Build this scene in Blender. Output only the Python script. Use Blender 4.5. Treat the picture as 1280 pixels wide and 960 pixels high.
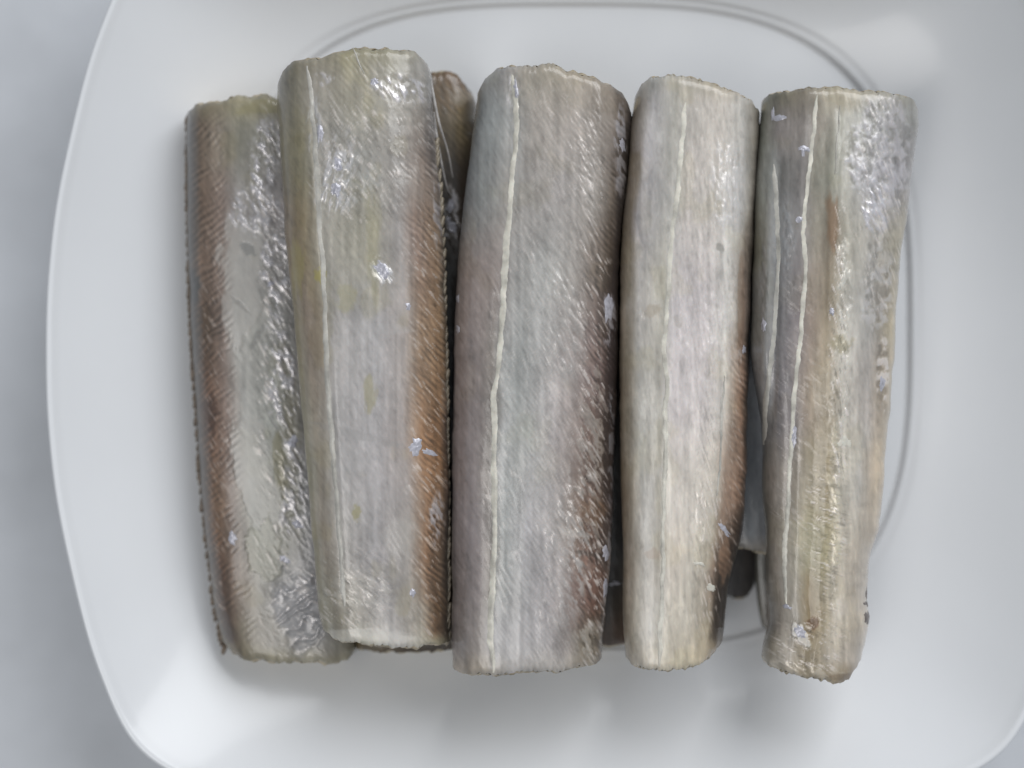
import bpy, math, random
import numpy as np
from mathutils import Vector

for o in list(bpy.data.objects): bpy.data.objects.remove(o)
scene = bpy.context.scene
C = scene.collection

# ------------------------------------------------------------------ camera, light, exposure
CAM_H = 0.36          # camera height over the well of the plate (m)
W0 = 0.25             # width seen at z = 0 (m)
cam_d = bpy.data.cameras.new('camera'); cam = bpy.data.objects.new('camera', cam_d); C.objects.link(cam)
cam.location = (0, 0, CAM_H); cam.rotation_euler = (0, 0, 0)
cam_d.sensor_width = 36; cam_d.lens = 36 * CAM_H / W0
cam_d.clip_start = 0.01; cam_d.clip_end = 20
cam_d.dof.use_dof = True; cam_d.dof.focus_distance = CAM_H - 0.034; cam_d.dof.aperture_fstop = 3.6
scene.camera = cam

world = bpy.data.worlds.new("World"); scene.world = world; world.use_nodes = True
bg = world.node_tree.nodes['Background']
bg.inputs[0].default_value = (0.86, 0.93, 1.0, 1); bg.inputs[1].default_value = 0.28

def area(name, loc, target, sx, sy, power, col):
    d = bpy.data.lights.new(name, 'AREA'); d.shape = 'RECTANGLE'; d.size = sx; d.size_y = sy
    d.energy = power; d.color = col
    o = bpy.data.objects.new(name, d); C.objects.link(o); o.location = loc
    o.rotation_euler = (Vector(target) - Vector(loc)).to_track_quat('-Z', 'Y').to_euler()
    return o
area('window_light', (0.58, 0.78, 0.82), (0, 0, 0), 0.95, 0.85, 10.4, (0.975, 0.985, 1.0))
area('fill_light', (-0.28, -0.24, 0.85), (-0.03, -0.02, 0), 0.4, 0.4, 1.7, (1.0, 0.975, 0.95))  # added fill lamp out of view, brightens the plate and softens the shadows

scene.view_settings.view_transform = 'Standard'; scene.view_settings.look = 'None'
scene.view_settings.gamma = 1; scene.view_settings.exposure = 0.06
scene.view_settings.use_curve_mapping = False

# ------------------------------------------------------------------ helpers
def P(px, py, z):
    """photo pixel at a given height -> world point (numpy friendly)"""
    k = W0 / 1280 * (CAM_H - z) / CAM_H
    return (np.asarray(px, float) - 640) * k, (480 - np.asarray(py, float)) * k

_rng = np.random.RandomState(7)
_LAT = _rng.rand(256, 256)
def vnoise(x, y, seed=0):
    x = np.asarray(x, float) + seed * 17.37; y = np.asarray(y, float) + seed * 9.71
    xi = np.floor(x).astype(int); yi = np.floor(y).astype(int)
    fx = x - xi; fy = y - yi
    fx = fx * fx * (3 - 2 * fx); fy = fy * fy * (3 - 2 * fy)
    a = _LAT[xi & 255, yi & 255]; b = _LAT[(xi + 1) & 255, yi & 255]
    c = _LAT[xi & 255, (yi + 1) & 255]; d = _LAT[(xi + 1) & 255, (yi + 1) & 255]
    return (a * (1 - fx) + b * fx) * (1 - fy) + (c * (1 - fx) + d * fx) * fy
def fbm(x, y, seed=0, o=4):
    s = 0; a = 0.5; n = 0
    for i in range(o):
        s = s + a * vnoise(x * 2 ** i, y * 2 ** i, seed + 3 * i + 1); n += a; a *= 0.5
    return s / n
def aniso(x, y, ang, la, lb, seed=0, o=3):
    """noise stretched along a direction: la px along, lb px across; ang in degrees from +x, y down"""
    c, s = math.cos(math.radians(ang)), math.sin(math.radians(ang))
    u = x * c + y * s; v = -x * s + y * c
    return fbm(u / la, v / lb, seed, o)
def sstep(a, b, x):
    t = np.clip((x - a) / (b - a), 0, 1); return t * t * (3 - 2 * t)
def lin(c):
    c = np.asarray(c, float) / 255.0
    return np.where(c <= 0.04045, c / 12.92, ((c + 0.055) / 1.055) ** 2.4)
def smooth_interp(x, xs, ys):
    """monotone-ish cubic through the points"""
    xs = np.asarray(xs, float); ys = np.asarray(ys, float)
    m = np.gradient(ys, xs)
    i = np.clip(np.searchsorted(xs, x) - 1, 0, len(xs) - 2)
    h = xs[i + 1] - xs[i]; t = np.clip((x - xs[i]) / h, 0, 1)
    return ((2*t**3 - 3*t**2 + 1) * ys[i] + (t**3 - 2*t**2 + t) * h * m[i]
            + (-2*t**3 + 3*t**2) * ys[i+1] + (t**3 - t**2) * h * m[i+1])

def mesh_obj(name, verts, quads, mat, parent=None, attrs=None, origin=None, smooth=True):
    verts = np.asarray(verts, np.float64)
    if origin is None: origin = np.array(parent.location) if parent is not None else np.zeros(3)
    verts = verts - np.asarray(origin)
    me = bpy.data.meshes.new(name)
    if isinstance(quads, np.ndarray):
        nf, k = quads.shape
        me.vertices.add(len(verts)); me.vertices.foreach_set('co', verts.astype(np.float32).ravel())
        me.loops.add(nf * k); me.loops.foreach_set('vertex_index', quads.astype(np.int32).ravel())
        me.polygons.add(nf); me.polygons.foreach_set('loop_start', np.arange(0, nf * k, k, dtype=np.int32))
        me.update(calc_edges=True); me.validate()
    else:
        me.from_pydata([tuple(v) for v in verts], [], quads); me.update()
    if smooth: me.polygons.foreach_set('use_smooth', np.ones(len(me.polygons), dtype=bool))
    if attrs:
        for an, arr in attrs.items():
            if arr.ndim == 2:
                a = me.attributes.new(an, 'FLOAT_COLOR', 'POINT')
                rgba = np.concatenate([arr, np.ones((len(arr), 1))], 1).astype(np.float32)
                a.data.foreach_set('color', rgba.ravel())
            else:
                a = me.attributes.new(an, 'FLOAT', 'POINT'); a.data.foreach_set('value', arr.astype(np.float32))
    me.materials.append(mat)
    o = bpy.data.objects.new(name, me); C.objects.link(o)
    if parent is not None: o.parent = parent
    else: o.location = origin
    return o
def grid_quads(nr, nc, wrap=False):
    i = np.arange(nr - 1)[:, None]; j = np.arange(nc if wrap else nc - 1)[None, :]
    j2 = (j + 1) % nc
    return np.stack([i * nc + j, i * nc + j2, (i + 1) * nc + j2, (i + 1) * nc + j], -1).reshape(-1, 4)
def grid_normals(G):
    du = np.gradient(G, axis=0); dv = np.gradient(G, axis=1)
    n = np.cross(du, dv); n /= np.maximum(np.linalg.norm(n, axis=2, keepdims=True), 1e-12)
    return n
def thing(name, label, cat, loc, group=None):
    o = bpy.data.objects.new(name, None); C.objects.link(o); o.location = loc
    o.empty_display_size = 0.01
    o['label'] = label; o['category'] = cat
    if group: o['group'] = group
    return o

# ------------------------------------------------------------------ materials
def mat_base(name):
    m = bpy.data.materials.new(name); m.use_nodes = True
    nt = m.node_tree; return m, nt, nt.nodes['Principled BSDF']
def N(nt, t, **kw):
    n = nt.nodes.new(t)
    for k, v in kw.items(): setattr(n, k, v)
    return n
def noise(nt, scale, detail=3, rough=0.55, stretch=None):
    tc = N(nt, 'ShaderNodeTexCoord'); n = N(nt, 'ShaderNodeTexNoise')
    n.inputs['Scale'].default_value = scale; n.inputs['Detail'].default_value = detail
    n.inputs['Roughness'].default_value = rough
    if stretch:
        mp = N(nt, 'ShaderNodeMapping'); mp.inputs['Scale'].default_value = stretch[0]
        mp.inputs['Rotation'].default_value = stretch[1]
        nt.links.new(tc.outputs['Object'], mp.inputs[0]); nt.links.new(mp.outputs[0], n.inputs['Vector'])
    else: nt.links.new(tc.outputs['Object'], n.inputs['Vector'])
    return n
def ramp(nt, src, stops):
    r = N(nt, 'ShaderNodeMapRange'); r.inputs[1].default_value = stops[0]; r.inputs[2].default_value = stops[1]
    r.inputs[3].default_value = stops[2]; r.inputs[4].default_value = stops[3]
    nt.links.new(src, r.inputs[0]); return r.outputs[0]

def skin_material():
    m, nt, b = mat_base('fish_skin')
    col = N(nt, 'ShaderNodeAttribute', attribute_name='Col'); sil = N(nt, 'ShaderNodeAttribute', attribute_name='silver')
    n1 = noise(nt, 900, 4, 0.65, ((1.0, 0.35, 1.0), (0, 0, -0.35)))
    f = ramp(nt, n1.outputs[0], (0.25, 0.75, 0.93, 1.07))
    mx = N(nt, 'ShaderNodeVectorMath', operation='SCALE')
    nt.links.new(col.outputs['Color'], mx.inputs[0]); nt.links.new(f, mx.inputs['Scale'])
    nt.links.new(mx.outputs[0], b.inputs['Base Color'])
    nt.links.new(ramp(nt, sil.outputs['Fac'], (0, 1, 0.0, 0.5)), b.inputs['Metallic'])
    nt.links.new(ramp(nt, sil.outputs['Fac'], (0, 1, 0.40, 0.27)), b.inputs['Roughness'])
    b.inputs['Subsurface Weight'].default_value = 0.12
    b.inputs['Subsurface Radius'].default_value = (0.004, 0.0025, 0.0018); b.inputs['Subsurface Scale'].default_value = 0.6
    b.inputs['Coat Weight'].default_value = 0.7; b.inputs['Coat Roughness'].default_value = 0.16
    n2 = noise(nt, 2200, 3, 0.6, ((1.0, 0.4, 1.0), (0, 0, -0.3)))
    bp = N(nt, 'ShaderNodeBump'); bp.inputs['Strength'].default_value = 0.22; bp.inputs['Distance'].default_value = 0.00010
    nt.links.new(n2.outputs[0], bp.inputs['Height'])
    nt.links.new(bp.outputs[0], b.inputs['Normal']); nt.links.new(bp.outputs[0], b.inputs['Coat Normal'])
    return m
SKIN = skin_material()

def simple(name, rgb, rough, metal=0.0, nscale=None, amp=0.15, bump=0.0, coat=0.0, bdist=0.0002, sss=0.0):
    m, nt, b = mat_base(name)
    c = lin(rgb)
    b.inputs['Roughness'].default_value = rough; b.inputs['Metallic'].default_value = metal
    b.inputs['Coat Weight'].default_value = coat; b.inputs['Coat Roughness'].default_value = 0.1
    b.inputs['Subsurface Weight'].default_value = sss
    if sss: b.inputs['Subsurface Radius'].default_value = (0.003, 0.002, 0.0015)
    b.inputs['Base Color'].default_value = (*c, 1)
    if nscale:
        n = noise(nt, nscale, 4)
        mx = N(nt, 'ShaderNodeMix', data_type='RGBA')
        mx.inputs[6].default_value = (*(c * (1 - amp)), 1); mx.inputs[7].default_value = (*np.minimum(c * (1 + amp), 1), 1)
        nt.links.new(ramp(nt, n.outputs[0], (0.3, 0.7, 0, 1)), mx.inputs[0]); nt.links.new(mx.outputs[2], b.inputs['Base Color'])
        if bump:
            bp = N(nt, 'ShaderNodeBump'); bp.inputs['Strength'].default_value = bump; bp.inputs['Distance'].default_value = bdist
            nt.links.new(n.outputs[0], bp.inputs['Height']); nt.links.new(bp.outputs[0], b.inputs['Normal'])
    return m
PORCELAIN = simple('white_glazed_porcelain', (230, 232, 235), 0.34, nscale=18, amp=0.02, coat=0.45)
PORCELAIN.node_tree.nodes['Principled BSDF'].inputs['Coat Roughness'].default_value = 0.13
TABLE = simple('pale_grey_stone', (200, 203, 208), 0.45, nscale=16, amp=0.14)
LINE = simple('lateral_line_cream', (212, 208, 196), 0.45, nscale=260, amp=0.34, bump=0.5, coat=0.3, sss=0.1)
LINE_GREY = simple('lateral_line_grey', (184, 181, 173), 0.42, nscale=260, amp=0.3, bump=0.5, coat=0.3, sss=0.1)
FLAKE = simple('silver_skin', (186, 185, 194), 0.3, metal=0.2, nscale=1200, amp=0.2, bump=0.4, coat=0.5)
FLAKE_DARK = simple('dark_skin', (92, 82, 76), 0.4, nscale=900, amp=0.3, bump=0.8, coat=0.3)
FLESH = simple('raw_flesh', (186, 172, 146), 0.4, nscale=500, amp=0.25, bump=0.6, coat=0.4, sss=0.15)
BONE = simple('bone', (216, 208, 188), 0.5, nscale=600, amp=0.15, bump=0.4)
FIN = simple('fin_tissue', (116, 102, 88), 0.45, nscale=800, amp=0.4, bump=0.6, coat=0.3)
FIN_PALE = simple('pale_fin_tissue', (138, 128, 112), 0.45, nscale=800, amp=0.35, bump=0.6, coat=0.3)
RAY = simple('fin_ray', (172, 168, 165), 0.3, nscale=800, amp=0.25, coat=0.5)

# ------------------------------------------------------------------ setting: table top
tz = -0.006
n = 90; xs = np.linspace(-0.9, 0.9, n); ys = np.linspace(0.9, -0.9, n)
X, Y = np.meshgrid(xs, ys)
tab = mesh_obj('table_top', np.stack([X, Y, np.full_like(X, tz)], -1).reshape(-1, 3), grid_quads(n, n)[:, ::-1].copy(), TABLE)
tab['kind'] = 'structure'

# ------------------------------------------------------------------ the plate
def ring_from_quarter(q, n=512, dip=1.0):
    q = np.array(q, float)
    pts = []
    pts += [(-x, y) for x, y in q]                    # left -> bottom (photo px, y down)
    pts += [(x, y) for x, y in q[::-1][1:]]
    pts += [(x, -y) for x, y in q[1:]]
    pts += [(-x, -y) for x, y in q[::-1][1:-1]]
    p = np.array(pts); p = np.vstack([p, p[:1]])
    # Catmull-Rom by chord length then resample by angle
    out = []
    m = len(p) - 1
    for i in range(m):
        p0, p1, p2, p3 = p[(i - 1) % m], p[i], p[(i + 1) % m], p[(i + 2) % m]
        for t in np.linspace(0, 1, 40, endpoint=False):
            out.append(0.5 * (2*p1 + (p2 - p0)*t + (2*p0 - 5*p1 + 4*p2 - p3)*t*t + (3*p1 - p0 - 3*p2 + p3)*t**3))
    out = np.array(out)
    a = np.unwrap(np.arctan2(out[:, 1], out[:, 0]))
    r = np.hypot(out[:, 0], out[:, 1])
    if a[-1] < a[0]: a = a[::-1]; r = r[::-1]
    a = a - 2 * math.pi * math.floor(a[0] / (2 * math.pi))
    A = np.linspace(0, 2 * math.pi, n, endpoint=False)
    aa = np.concatenate([a - 2 * math.pi, a, a + 2 * math.pi]); rr = np.concatenate([r, r, r])
    o = np.argsort(aa); R = np.interp(A, aa[o], rr[o])
    k = np.ones(9) / 9; Rw = np.concatenate([R[-4:], R, R[:4]]); R = np.convolve(Rw, k, 'valid')
    return A, R
PLATE_C = (715, 440)
RIM_Z = 0.025
Q = [(665, 0), (663, 80), (653, 174), (636, 257), (607, 370), (578, 445), (560, 484), (523, 520), (470, 543), (390, 560), (250, 578), (120, 590), (0, 594)]
A, RIM = ring_from_quarter(Q)
nA = len(A)
# well outline: rounded square
nn = 3.1
WELL = (np.abs(np.cos(A) / 424) ** nn + np.abs(np.sin(A) / 404) ** nn) ** (-1 / nn)
WELL_C = (715, 408)
prof = []                                             # (kind, f, z): well fraction then rim fraction
for f in (0.0, 0.2, 0.4, 0.6, 0.75, 0.86): prof.append(('w', f, 0.0))
prof += [('w', 0.90, 0.00002), ('w', 0.96, 0.0), ('w', 0.984, 0.0), ('w', 0.989, 0.00005), ('w', 0.993, 0.00045), ('w', 0.997, 0.0011),
         ('w', 1.001, 0.0014), ('w', 1.006, 0.0015), ('w', 1.014, 0.0016)]
for f in np.linspace(0.05, 0.93, 34):
    prof.append(('r', f, 0.0015 + (RIM_Z - 0.0019) * (0.45 * f + 0.55 * f ** 2.0)))
for f, dz in ((0.945, 0.00215), (0.955, 0.0018), (0.965, 0.00165), (0.975, 0.0016), (0.984, 0.0018), (0.991, 0.0022), (0.996, 0.0027), (0.999, 0.0034), (1.0, 0.0042),
              (0.998, 0.0050), (0.992, 0.0057), (0.98, 0.0062)): prof.append(('r', f, RIM_Z - dz))
for f in np.linspace(0.93, 0.0, 14):
    prof.append(('r', f, -0.003 + (RIM_Z - 0.0030) * (0.45 * f + 0.55 * f ** 2.0)))
prof += [('w', 0.96, -0.0055), ('w', 0.92, -0.0058), ('w', 0.90, -0.0035), ('w', 0.4, -0.0035), ('w', 0.0, -0.0035)]
rows = []
for kind, f, z in prof:
    zr = z if kind == 'w' else z
    if kind == 'w': r = WELL * f
    else: r = WELL * (1 - f) + RIM * f
    # convert the pixel outline at its own reference height so the plate is one regular solid
    href = 0.0 if kind == 'w' else RIM_Z * f
    cy = WELL_C[1] if kind == 'w' else WELL_C[1] * (1 - f) + PLATE_C[1] * f
    x, y = P(PLATE_C[0] + r * np.cos(A), cy + r * np.sin(A), href)
    if kind == 'r':
        # the four sides of the rim rise a touch less than the corners
        z = z + 0.0012 * f * (np.cos(4 * A + math.pi) ) * 0.8
    rows.append(np.stack([x, y, np.broadcast_to(z, x.shape)], -1))
plate_v = np.array(rows).reshape(-1, 3)
plate = mesh_obj('dinner_plate', plate_v, grid_quads(len(rows), nA, wrap=True), PORCELAIN, origin=(0.0135, 0.0, 0.0))
plate['label'] = 'white glazed rounded square plate with a raised rim and round well under the fish'
plate['category'] = 'plate'

# ------------------------------------------------------------------ fish pieces
class Piece:
    def __init__(self, spec):
        self.__dict__.update(spec)
        Ls = np.array(self.L, float); Rs = np.array(self.R, float)
        self.Ly, self.Lx = Ls[:, 0], Ls[:, 1]; self.Ry, self.Rx = Rs[:, 0], Rs[:, 1]
        T = np.array(self.top, float); B = np.array(self.bot, float)
        self.Ts, self.Tv = T[:, 0], T[:, 1]; self.Bs, self.Bv = B[:, 0], B[:, 1]
    def fL(self, y): return smooth_interp(np.clip(y, self.Ly[0], self.Ly[-1]), self.Ly, self.Lx)
    def fR(self, y): return smooth_interp(np.clip(y, self.Ry[0], self.Ry[-1]), self.Ry, self.Rx)
    def fT(self, s): return np.interp(s, self.Ts, self.Tv)
    def fB(self, s): return np.interp(s, self.Bs, self.Bv)

def paint(rows, x, y, s, pc):
    """piecewise colours keyed by photo rows; columns at s; soft blends"""
    ys = [r[0] for r in rows]
    cols = []
    for yy, stops in rows:
        l = float(pc.fL(np.array([float(yy)]))[0]); r = float(pc.fR(np.array([float(yy)]))[0])
        ss = np.array([(q[0] - l) / (r - l) for q in stops]); cc = np.array([q[1] for q in stops], float)
        cols.append(np.stack([np.interp(s, ss, cc[:, k]) for k in range(3)], -1))
    cols = np.array(cols)
    idx = np.clip(np.searchsorted(ys, y) - 1, 0, len(ys) - 2)
    y0 = np.array(ys, float)[idx]; y1 = np.array(ys, float)[idx + 1]
    t = np.clip((y - y0) / (y1 - y0), 0, 1); t = t * t * (3 - 2 * t)
    I, J = np.indices(y.shape)
    return cols[idx, I, J] * (1 - t[..., None]) + cols[idx + 1, I, J] * t[..., None]

def build_piece(spec):
    pc = Piece(spec)
    NT = spec.get('nt', 500); NS = spec.get('ns', 176); NU = 26
    th = np.linspace(0, math.pi, NS)
    sA = (1 - np.cos(th)) / 2
    sA = 0.55 * sA + 0.45 * np.linspace(0, 1, NS)     # more even spacing over the flat top
    t = np.linspace(0, 1, NT)
    S = np.broadcast_to(sA[None, :], (NT, NS)); T = np.broadcast_to(t[:, None], (NT, NS))
    sd = spec['seed']
    top = pc.fT(S) + (fbm(S * 14, S * 0 + sd, sd) - 0.5) * spec.get('rag', 5) + (fbm(S * 55, T * 3 + sd, sd + 2, 2) - 0.5) * 4.5 * np.exp(-T * 250)
    bot = pc.fB(S) + (fbm(S * 14, S * 0 + sd + 9, sd + 1) - 0.5) * spec.get('rag', 5) + (fbm(S * 55, T * 3 + sd + 4, sd + 2, 2) - 0.5) * 4.5 * np.exp(-(1 - T) * 250)
    Yp = top + (bot - top) * T
    Lp, Rp = pc.fL(Yp), pc.fR(Yp)
    Lp = Lp + (fbm(Yp / 30, Yp * 0 + sd, sd + 3) - 0.5) * 3.0; Rp = Rp + (fbm(Yp / 22, Yp * 0 + sd, sd + 4) - 0.5) * 4.0
    Xp = Lp + (Rp - Lp) * S
    ex = spec.get('ex', 0.5)
    prof_h = (1 - np.abs(2 * S - 1) ** spec.get('pw', 5.0)) ** ex
    if 'prof' in spec:
        fs_ = np.linspace(0, 1, 801); pp = np.array(spec['prof']); hv = np.interp(fs_, pp[:, 0], pp[:, 1])
        kk = np.exp(-np.linspace(-2, 2, 25) ** 2); kk /= kk.sum(); hv = np.convolve(np.pad(hv, 12, mode='edge'), kk, 'valid')
        prof_h = prof_h * np.interp(S, fs_, hv)
    zl, zr = spec['z']; tt = spec.get('ztilt', 0.0)
    zc = zl + (zr - zl) * S + tt * (T - 0.5)
    tapers = 1 - 0.12 * np.exp(-T * 220) - 0.08 * np.exp(-(1 - T) * 220)
    Hh = spec['H'] * tapers * (1 + 0.10 * (fbm(S * 1.5, T * 4, sd + 5, 2) - 0.5) * 2)
    # --- relief (m)
    x, y = Xp, Yp
    rel = np.zeros_like(x)
    rel += (fbm(x / 55, y / 110, sd + 6, 2) - 0.5) * 0.0011
    rel += (aniso(x, y, spec.get('fib', 62), 26, 3.4, sd + 7, 3) - 0.5) * 0.00006 * spec.get('fibamp', 1.0)
    rel += (aniso(x, y, spec.get('fib', 62), 14, 3.0, sd + 8, 3) - 0.5) * 0.00004
    # --- colour
    wx = x + (fbm(x / 28, y / 45, sd + 11, 3) - 0.5) * 8; sw = np.clip((wx - Lp) / (Rp - Lp), 0, 1)
    yw = y + (fbm(x / 40, y / 40, sd + 12, 3) - 0.5) * 40
    col = paint(spec['rows'], wx, yw, sw, pc)
    silver = np.zeros_like(x)
    # mottling
    m = (fbm(x / 26, y / 50, sd + 13, 4) - 0.5)
    col = col * (1 + 0.22 * m[..., None])
    f1 = aniso(x, y, spec.get('fib', 62), 24, 2.4, sd + 14, 3) - 0.5
    col = col * (1 + 0.10 * spec.get('fibamp', 1.0) * f1[..., None])
    f2 = aniso(x, y, 90, 70, 5.0, sd + 15, 2) - 0.5
    col = col * (1 + 0.20 * f2[..., None])
    sp = fbm(x / 4.5, y / 6, sd + 16, 2)
    sp = aniso(x, y, spec.get('fib', 62), 9, 3.5, sd + 16, 2)
    col = col * (1 - 0.06 * sstep(0.60, 0.78, sp)[..., None]) * (1 + 0.05 * sstep(0.38, 0.22, sp)[..., None])
    yel = sstep(0.60, 0.74, fbm(x / 32, y / 48, sd + 17, 3)) * spec.get('yellow', 0.35)
    col = col * (1 - yel[..., None]) + col * np.array([1.0, 0.98, 0.84]) * yel[..., None]
    for b in spec.get('blobs', []):
        bx, by, rx, ry, ang, rgb, k = b[:7]
        kind = b[7] if len(b) > 7 else 'flat'
        c, s_ = math.cos(math.radians(ang)), math.sin(math.radians(ang))
        dx, dy = x - bx, y - by
        u = (dx * c + dy * s_) / rx; v = (-dx * s_ + dy * c) / ry
        d = np.sqrt(u * u + v * v) + (fbm(x / max(rx * 0.5, 5), y / max(ry * 0.5, 5), sd + 20, 4) - 0.5) * 1.1
        w = sstep(1.15, 0.6, d) * k
        if kind == 'flat':
            col = col * (1 - w[..., None]) + np.array(rgb) * w[..., None]
        elif kind == 'smooth':
            w = sstep(1.12, 0.9, d) * k
            col = col * (1 - w[..., None]) + np.array(rgb) * w[..., None]
            rel = rel * (1 - 0.6 * w) + 0.00025 * w
        elif kind == 'silver':
            g = aniso(x, y, b[8] if len(b) > 8 else 60, 11, 4.0, sd + 22, 3)
            w2 = w * sstep(0.42, 0.60, g)
            col = col * (1 - w2[..., None]) + np.array(rgb) * w2[..., None]
            silver = np.maximum(silver, w2); rel += w * (g - 0.5) * 0.0008
        elif kind == 'wrinkle':
            g = np.sin((x * math.cos(1.0) + y * math.sin(1.05)) / 2.3 + 14 * fbm(x / 20, y / 20, sd + 24, 2))
            w2 = w * (0.5 + 0.5 * g)
            col = col * (1 - w[..., None] * 0.7) + np.array(rgb) * w[..., None] * 0.7
            silver = np.maximum(silver, w2 * 0.9); rel += w * g * 0.00018
        elif kind == 'pits':
            g = fbm(x / 7, y / 9, sd + 26, 3)
            w2 = w * sstep(0.45, 0.6, g); w3 = w * sstep(0.47, 0.36, g)
            col = col * (1 - w2[..., None]) + np.array(rgb) * w2[..., None]
            col = col * (1 - 0.2 * w3[..., None]); silver = np.maximum(silver, w2 * 0.45); rel += w * (g - 0.5) * 0.0006
        elif kind == 'dent':
            rel -= w * 0.00015; col = col * (1 - w[..., None]) + np.array(rgb) * w[..., None]
    # loose skin fibre in thin strokes, their glints painted in as pale colour
    for st in spec.get('strokes', []):
        cx_, cy_, rx_, ry_, k_, ang_ = st
        dd = np.sqrt(((x - cx_) / rx_) ** 2 + ((y - cy_) / ry_) ** 2)
        w = sstep(1.25, 0.5, dd + (fbm(x / 20, y / 30, sd + 41, 2) - 0.5) * 0.8) * k_
        g = aniso(x, y, ang_, 13, 2.0, sd + 42 + int(cx_) % 7, 2)
        w2 = w * sstep(0.66, 0.78, g)
        col = col * (1 - w2[..., None]) + np.array((214, 208, 204.)) * w2[..., None]
        silver = np.maximum(silver, 0.5 * w2); rel += w2 * 0.00016
        w3 = w * sstep(0.36, 0.24, g); col = col * (1 - 0.22 * w3[..., None])
    # hatch of fine slanting fin-bone lines
    for hx in spec.get('hatch', []):
        s0, s1, y0, y1, k, per, slope = hx
        w = sstep(s0 - 0.04, s0 + 0.06, sw) * sstep(s1 + 0.05, s1 - 0.02, sw) * sstep(y0 - 20, y0 + 20, y) * sstep(y1 + 20, y1 - 20, y)
        ph = (y - x * slope) / per * 2 * math.pi + 7.0 * fbm(x / 22, y / 30, sd + 30, 2)
        g = np.sin(ph) * sstep(0.25, 0.75, fbm(x / 13, y / 11, sd + 31, 2)) * 1.1 + 0.5 * (aniso(x, y, 45, 9, 2.5, sd + 33, 2) - 0.5)
        col = col * (1 + (0.11 * k * w * g)[..., None]); rel += w * k * g * 0.000025
    for gr in spec.get('grooves', []):                 # creases running down the piece
        pts, wdt, dep = gr
        pts = np.array(pts, float); gx = np.interp(y, pts[:, 1], pts[:, 0])
        inr = sstep(pts[0, 1] - 5, pts[0, 1] + 25, y) * sstep(pts[-1, 1] + 5, pts[-1, 1] - 25, y)
        rel += inr * dep * np.exp(-((x - gx) / wdt) ** 2)
    rel *= (0.25 + 0.75 * prof_h)
    Zt = zc + Hh * prof_h
    X, Y = P(Xp, Yp, Zt)
    G = np.stack([X, Y, Zt], -1)
    nr = grid_normals(G); nr *= np.sign(nr[..., 2:3].mean())
    G = G + nr * rel[..., None]
    # underside
    su = np.linspace(1, 0, NU + 2)[1:-1]; su = 0.5 - 0.5 * np.cos(su * math.pi)
    SU = np.broadcast_to(su[None, :], (NT, NU)); TU = np.broadcast_to(t[:, None], (NT, NU))
    Yu = pc.fT(SU) + (pc.fB(SU) - pc.fT(SU)) * TU
    Xu = pc.fL(Yu) + (pc.fR(Yu) - pc.fL(Yu)) * SU
    zcu = zl + (zr - zl) * SU + tt * (TU - 0.5)
    Zu = zcu - spec['Hb'] * (1 - np.abs(2 * SU - 1) ** 2.3) ** 0.6
    Xw, Yw = P(Xu, Yu, zcu)
    U = np.stack([Xw, Yw, Zu], -1)
    colu = np.broadcast_to(np.array(spec.get('under', (140, 130, 118)), float), U.shape) * (0.8 + 0.4 * fbm(Xu / 30, Yu / 40, sd + 40)[..., None])
    V = np.concatenate([G, U], 1); COL = np.concatenate([col, colu], 1); SIL = np.concatenate([silver, np.zeros(Xu.shape)], 1)
    nc = NS + NU
    loc = (float(V[..., 0].mean()), float(V[..., 1].mean()), float(V[..., 2].min()))
    root = thing(spec['name'], spec['label'], spec['cat'], loc, spec.get('group'))
    mu = COL.mean(-1, keepdims=True); sat = np.where(COL[..., 2:3] > COL[..., 0:1], 0.45, np.where(mu > 150, 0.60, np.where(mu < 115, 0.66, 0.60 + 0.06 * (150 - mu) / 35))); COL = mu + (COL - mu) * sat
    mu = COL.mean(-1, keepdims=True); COL = COL * (1 - 0.17 * sstep(112, 74, mu)) * (1 + spec.get('lift', 0) * sstep(0.33, 0.24, np.concatenate([S, SU * 0 + 1], 1)))[..., None] * np.array([1.022, 1.0, 0.982])
    albedo = lin(np.clip(COL * 1.04 + 3, 4, 245)) * spec.get('gain', 1.0)
    q = grid_quads(NT, nc, wrap=True)
    body = mesh_obj('skin', V.reshape(-1, 3), q[:, ::-1].copy() if True else q, SKIN, root,
                    {'Col': albedo.reshape(-1, 3), 'silver': SIL.reshape(-1)})
    # cut faces
    for end in (0, -1):
        ring = V[end][::3]; cen = ring.mean(0); m_ = len(ring)
        sgn = 1 if end == 0 else -1
        rr = [ring]
        for i, f in enumerate((0.93, 0.8, 0.6, 0.4, 0.22, 0.1, 0.02)):
            p = cen + (ring - cen) * f
            p[:, 1] += sgn * (0.0003 - 0.0012 * (i > 0) + 0.0010 * (fbm(p[:, 0] * 600, p[:, 2] * 900, sd + 50) - 0.5) + 0.0015 * (i > 3))
            rr.append(p)
        cf = np.array(rr); qq = grid_quads(len(rr), m_, wrap=True)
        face = mesh_obj('cut_face', cf.reshape(-1, 3), qq if end == 0 else qq[:, ::-1].copy(), FLESH, root)
        # backbone showing in the cut
        a = np.linspace(0, 2 * math.pi, 16, endpoint=False); br = []
        for r_, o_ in ((0.0022, 0.0), (0.0022, 0.0014), (0.0016, 0.0017), (0.0006, 0.0010)):
            br.append(np.stack([cen[0] + r_ * np.cos(a), np.full(16, cen[1] + sgn * (o_ * 0.4 - 0.0012)), cen[2] + r_ * 0.8 * np.sin(a)], -1))
        mesh_obj('backbone', np.array(br).reshape(-1, 3), grid_quads(4, 16, wrap=True), BONE, root)
    NRM = grid_normals(G); NRM *= np.sign(NRM[..., 2].mean())
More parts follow.
